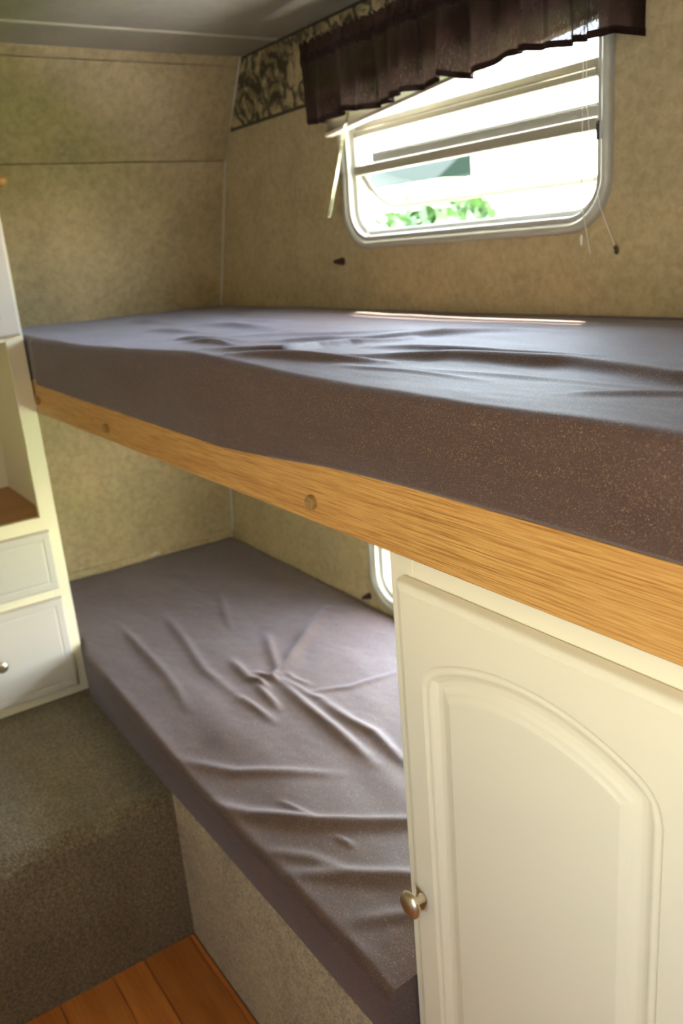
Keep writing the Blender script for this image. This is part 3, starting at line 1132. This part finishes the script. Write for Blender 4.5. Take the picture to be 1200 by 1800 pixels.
obj('side_panel', side_panel(CY1 - 0.016, CY1), CREAMF, cb)
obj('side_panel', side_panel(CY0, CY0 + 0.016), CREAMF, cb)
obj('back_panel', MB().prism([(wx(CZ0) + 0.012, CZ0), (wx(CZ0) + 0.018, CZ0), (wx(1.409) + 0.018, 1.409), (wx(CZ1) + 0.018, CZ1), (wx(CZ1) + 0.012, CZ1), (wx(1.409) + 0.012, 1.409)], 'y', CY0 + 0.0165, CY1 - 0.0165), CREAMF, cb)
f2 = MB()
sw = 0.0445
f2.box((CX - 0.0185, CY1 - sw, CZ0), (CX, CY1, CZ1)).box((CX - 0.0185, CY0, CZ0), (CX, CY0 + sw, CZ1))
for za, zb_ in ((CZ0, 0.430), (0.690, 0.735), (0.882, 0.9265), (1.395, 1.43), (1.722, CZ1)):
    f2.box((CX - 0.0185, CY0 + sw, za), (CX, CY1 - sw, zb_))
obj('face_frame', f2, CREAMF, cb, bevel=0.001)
obj('shelf', MB().prism([(wx(0.92) + 0.022, 0.910), (CX - 0.0192, 0.910), (CX - 0.0192, 0.9245), (wx(0.92) + 0.022, 0.9245)], 'y', CY0 + 0.017, CY1 - 0.017), SHELFOAK, cb)
obj('shelf', MB().box((wx(1.41) + 0.022, CY0 + 0.017, 1.402), (CX - 0.0192, CY1 - 0.017, 1.416)), CREAMF, cb)


def panel_front(name, ya, yb, za, zb_, parent, inset=0.028):
    m = MB()
    x0, x1 = CX + 0.0008, CX + 0.0195
    L = [(0, x0), (0, x1 - 0.005), (0.002, x1 - 0.0015), (0.005, x1), (inset - 0.008, x1), (inset - 0.006, x1 - 0.0012), (inset - 0.003, x1 - 0.0012), (inset, x1 + 0.0002)]
    vs, fs = [], []
    for ins, xx in L:
        vs += [(xx, ya + ins, za + ins), (xx, yb - ins, za + ins), (xx, yb - ins, zb_ - ins), (xx, ya + ins, zb_ - ins)]
    for i in range(len(L) - 1):
        for k in range(4):
            fs.append((i * 4 + k, i * 4 + (k + 1) % 4, i * 4 + 4 + (k + 1) % 4, i * 4 + 4 + k))
    fs.append((0, 3, 2, 1))
    n = (len(L) - 1) * 4
    fs.append((n, n + 1, n + 2, n + 3))
    m.add(vs, fs)
    return obj(name, m, WHITEC, parent, smooth=True, angle=25)


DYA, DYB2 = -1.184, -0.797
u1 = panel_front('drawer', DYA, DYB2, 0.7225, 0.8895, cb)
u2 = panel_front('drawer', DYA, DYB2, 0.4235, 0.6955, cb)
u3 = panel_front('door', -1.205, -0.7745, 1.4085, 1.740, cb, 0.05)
kx = CX + 0.0196
obj('knob', knob_mb((kx, -0.9905, 0.8060), (1, 0, 0)), NICKEL, u1, at=(kx, -0.9905, 0.806), smooth=True, angle=45)
obj('knob', knob_mb((kx, -0.9905, 0.5560), (1, 0, 0)), NICKEL, u2, at=(kx, -0.9905, 0.556), smooth=True, angle=45)
obj('knob', knob_mb((kx, -1.16, 1.47), (1, 0, 0)), NICKEL, u3, at=(kx, -1.16, 1.47), smooth=True, angle=45)
tp = MB().box((wx(1.77) + 0.03, CY0 - 0.015, CZ1 + 0.0005), (CX + 0.022, -0.7385, CZ1 + 0.0225))
obj('top_board', tp, OAK, cb, bevel=0.0095, seg=4)

# ------------------------------------------------------------------ mini blind, drawn up unevenly
mbl = empty('window_blind', (1.21, -0.05, 1.86))
tag(mbl, 'ivory slatted window blind drawn up crookedly behind the brown valance', 'blind')
BL, BR = Vector((0.774, -0.038, 1.8245)), Vector((1.629, -0.038, 1.9005))


def bar(p, q, w_, h_):
    """box from p to q, w_ across y, h_ thick across its length"""
    d = (q - p).normalized()
    n = Vector((-d.z, 0, d.x))
    vs = []
    for e_ in (p, q):
        for sy, sz in ((-1, -1), (1, -1), (1, 1), (-1, 1)):
            vs.append(e_ + Vector((0, sy * w_ / 2, 0)) + n * (sz * h_ / 2))
    return MB().add(vs, [(0, 1, 2, 3), (7, 6, 5, 4), (0, 4, 5, 1), (1, 5, 6, 2), (2, 6, 7, 3), (3, 7, 4, 0)])


obj('bottom_rail', bar(BL, BR, 0.026, 0.009), BLINDM, mbl, bevel=0.002)
obj('head_rail', MB().box((0.78, -0.052, 1.998), (1.626, -0.024, 2.022)), BLINDM, mbl, bevel=0.002)
sl_mesh = None
for k in range(22):
    p = BL + Vector((0.004, 0, 0.0075 + k * 0.0031))
    q = BR + Vector((-0.004, 0, 0.0075 + k * 0.0031))
    d = (q - p)
    if sl_mesh is None:
        so = MB()
        prof = [(-0.0125, -0.0006), (-0.006, 0.0008), (0, 0.0013), (0.006, 0.0008), (0.0125, -0.0006)]
        vs = [(0, a, b) for a, b in prof] + [(d.x, a, b + d.z) for a, b in prof] + [(0, a, b - 0.0004) for a, b in prof] + [(d.x, a, b + d.z - 0.0004) for a, b in prof]
        fs = [(i, i + 1, i + 6, i + 5) for i in range(4)] + [(i + 10, i + 15, i + 16, i + 11) for i in range(4)]
        so.add(vs, fs)
        sl_mesh = so.mesh('slat', True)
        sl_mesh.materials.append(BLINDM)
    o = bpy.data.objects.new('slat', sl_mesh)
    COL.objects.link(o)
    o.parent = mbl
    o.location = p - wloc(mbl)
for xc in (0.93, 1.21, 1.50):
    zt = 1.8245 + (xc - 0.774) * 0.0889
    obj('lift_cord', MB().tube([(xc, -0.038, zt), (xc, -0.038, 2.0)], 0.0008, 6), CORD, mbl)
obj('tilt_wand', MB().tube([(0.888, -0.054, 1.862), (0.862, -0.060, 1.795), (0.8415, -0.0665, 1.728), (0.8195, -0.0745, 1.662), (0.8085, -0.078, 1.630)], [0.0030, 0.0034, 0.0036, 0.0040, 0.0044], 6), CLEAR, mbl)
obj('wand_hook', MB().tube([(0.888, -0.054, 1.860), (0.889, -0.054, 1.90), (0.889, -0.053, 2.0)], 0.0012, 6), CORD, mbl)
obj('pull_cord', MB().tube([(1.594, -0.053, 2.0), (1.5945, -0.062, 1.80), (1.596, -0.066, 1.60), (1.6075, -0.055, 1.512)], 0.0008, 6), CORD, mbl)
obj('pull_cord', MB().tube([(1.599, -0.053, 2.0), (1.6015, -0.062, 1.78), (1.606, -0.050, 1.66), (1.610, -0.032, 1.59), (1.633, -0.018, 1.519)], 0.0008, 6), CORD, mbl)
obj('cord_bead', MB().lathe((1.5965, -0.0655, 1.545), (0, 0, -1), [(0, 0.0012), (0.004, 0.0022), (0.012, 0.0024), (0.018, 0.0014)], 10), CORD, mbl, smooth=True)
obj('cord_knot', MB().lathe((1.632, -0.018, 1.5225), (0.25, 0.05, -1), [(0, 0.001), (0.003, 0.0032), (0.006, 0.0035), (0.008, 0.0018), (0.010, 0.0035), (0.014, 0.0035), (0.017, 0.001)], 10), SEAL, mbl, smooth=True)

# ------------------------------------------------------------------ valance
va = empty('valance', (1.21, -0.085, 1.84))
tag(va, 'dark brown sheer gathered valance over the upper window', 'curtain')
NS = 700
VL, VR, YR = 0.754, 1.674, -0.093
total = 0.085 + (VR - VL) + 0.085


def foldfn(s):
    return (0.55 * np.sin(2 * PI * s * 7.3 + 1.3 * np.sin(s * 9)) + 0.45 * np.sin(2 * PI * s * 16.1 + 0.7 + 2.0 * np.sin(s * 14)))


def gather(s):
    return 0.6 * np.sin(2 * PI * s * 41 + 3 * np.sin(s * 17)) + 0.4 * np.sin(2 * PI * s * 67 + 1)


ss = np.linspace(0, total, NS)
px = np.where(ss < 0.085, VL, np.where(ss > total - 0.085, VR, VL + ss - 0.085))
py = np.where(ss < 0.085, -0.003 - (ss / 0.085) * (-YR - 0.003), np.where(ss > total - 0.085, YR + (ss - total + 0.085) / 0.085 * (-YR - 0.003), YR))
onfront = sstep(0.07, 0.11, ss) * (1 - sstep(total - 0.11, total - 0.07, ss))
hemz = np.interp(px, [0.75, 0.80, 0.836, 0.92, 1.0, 1.08, 1.16, 1.236, 1.30, 1.3676, 1.4426, 1.538, 1.588, 1.68],
                 [1.858, 1.846, 1.838, 1.852, 1.847, 1.853, 1.8475, 1.863, 1.855, 1.850, 1.858, 1.853, 1.8515, 1.852])
hemz = hemz + 0.006 * np.sin(2 * PI * ss * 5.1 + 2 * np.sin(ss * 11)) * onfront
topz = 2.028 + 0.004 * gather(ss)


def curtain_pts(k0, k1, nrow, off=0.0):
    rowsP = []
    for k in range(nrow):
        v = k0 + (k1 - k0) * k / (nrow - 1)          # 0 top .. 1 hem
        z = topz + (hemz - topz) * v
        pinch = math.exp(-((v - 0.20) / 0.045) ** 2)
        amp = (0.005 + 0.020 * v ** 0.8)
        o_ = foldfn(ss * 1.0) * amp + gather(ss) * 0.0035 * max(0.0, 1 - v) ** 1.5
        o_ = o_ * (1 - 0.2 * pinch) * onfront
        bulge = 0.006 * math.exp(-((v - 0.20) / 0.07) ** 2)
        y = py - (o_ + bulge * onfront) - off * onfront
        x = px + 0.006 * np.cos(2 * PI * ss * 7.3 + 1.3 * np.sin(ss * 9)) * v * onfront + off * ((ss > total - 0.085) * 1.0 - (ss < 0.085) * 1.0)
        rowsP.append(np.stack([x, y, z + 0 * x], -1))
    return rowsP


def sheet(rowsP):
    m = MB()
    n = rowsP[0].shape[0]
    m.v = [tuple(map(float, p)) for r_ in rowsP for p in r_]
    m.f = [(i * n + k, i * n + k + 1, (i + 1) * n + k + 1, (i + 1) * n + k) for i in range(len(rowsP) - 1) for k in range(n - 1)]
    return m


obj('cloth', sheet(curtain_pts(0, 1, 36)), CLOTH, va, smooth=True, angle=180)
hm = sheet(curtain_pts(0.935, 1.004, 4, 0.0012))
obj('hem', hm, HEM, va, smooth=True, angle=180)
obj('rod_pocket', sheet(curtain_pts(0.16, 0.26, 5, 0.0010)), HEM, va, smooth=True, angle=180)
obj('rod', MB().tube([(VL + 0.004, -0.003, 1.992), (VL + 0.004, -0.07, 1.992), (VL + 0.02, -0.082, 1.992), (VR - 0.02, -0.082, 1.992), (VR - 0.004, -0.07, 1.992), (VR - 0.004, -0.003, 1.992)], 0.004, 8), FRAMEW, va, smooth=True)


# ------------------------------------------------------------------ pegs on the window wall
def peg(base, label):
    m = MB().lathe(base, (0, -1, 0.03), [(0, 0.0098), (0.003, 0.0100), (0.006, 0.0092), (0.026, 0.0048), (0.030, 0.0040), (0.031, 0.0)], 16)
    o = obj('wall_peg', m, PEGM, at=base, smooth=True)
    tag(o, label, 'peg')
    s = MB().lathe((base[0], base[1] - 0.0312, base[2] + 0.0009), (0, -1, 0.03), [(0, 0.0022), (0.0008, 0.002), (0.0012, 0.0)], 10)
    obj('screw', s, SCREW, o, smooth=True)


peg((0.742, -0.0004, 1.5205), 'small dark brown cone peg on the wall left below the upper window')
peg((0.752, -0.0004, 0.5600), 'small dark brown cone peg on the wall just above the lower mattress')

# ------------------------------------------------------------------ outdoors
gm = MB().box((-40, 3.6, -0.9), (30, 60, -0.75))
g = obj('ground', gm, GRASS)
tag(obj('ground', MB().box((-40, 0.3, -0.9), (30, 3.598, -0.75)), BOUNCE_GRAVEL), kind='structure')  # unseen pale strip, added to throw daylight up through the bed windows
tag(g, kind='structure')
g2 = obj('ground', MB().box((-40, -60, -0.9), (30, -2.6, -0.75)).box((5.0, -2.6, -0.9), (30, 0.3, -0.75)), BOUNCE_GRAVEL)  # unseen pale ground, added for bounced light on the aisle side
tag(g2, kind='structure')


def shrub(name, label, cat, c, rad, n, seed, trunk_h):
    rng = random.Random(seed)
    root = empty(name, (c[0], c[1], -0.75))
    tag(root, label, cat)
    m = MB()
    blobs = []
    for _ in range(26):
        a = rng.random() * 2 * PI
        rr = rng.random() ** 0.5
        blobs.append((c[0] + rad[0] * rr * math.cos(a), c[1] + rad[1] * rr * math.sin(a), c[2] + rad[2] * (rng.random() * 2 - 1) * (1 - 0.6 * rr), 0.2 + 0.35 * rng.random()))
    for _ in range(n):
        bx_, by_, bz_, br_ = rng.choice(blobs)
        v = Vector((rng.gauss(0, 1), rng.gauss(0, 1), rng.gauss(0, 1))).normalized() * br_ * rng.random() ** 0.4
        p = Vector((bx_, by_, bz_)) + v
        a = Vector((rng.gauss(0, 1), rng.gauss(0, 1), rng.gauss(0, 1))).normalized()
        b_ = a.orthogonal().normalized()
        l_ = 0.09 + 0.07 * rng.random()
        m.add([p - a * l_, p + b_ * l_ * 0.4, p + a * l_, p - b_ * l_ * 0.4], [(0, 1, 2, 3)])
    obj('foliage', m, LEAF, root)
    obj('trunk', MB().tube([(c[0], c[1], -0.75), (c[0] + 0.05, c[1], -0.75 + trunk_h * 0.5), (c[0] - 0.03, c[1] + 0.03, -0.75 + trunk_h)], [0.09, 0.07, 0.04], 8), BARK, root, smooth=True)


shrub('garden_shrub', 'bright green leafy shrub seen through the lower panes of the upper window', 'shrub', (-4.1, 4.4, 1.0), (1.9, 1.0, 0.97), 5200, 3, 1.6)
hs = empty('house', (-16, 15, -0.75))
tag(hs, 'pale low house with grey-green sloping roof far outside the upper window', 'house')
obj('wall', MB().box((-22, 12.75, -0.75), (-13.4, 13.35, 2.90)), SIDING, hs)
obj('roof', MB().prism([(12.5, 2.88), (13.6, 2.88), (13.6, 3.45), (13.45, 3.50)], 'x', -22.3, -13.3), ROOFM, hs)
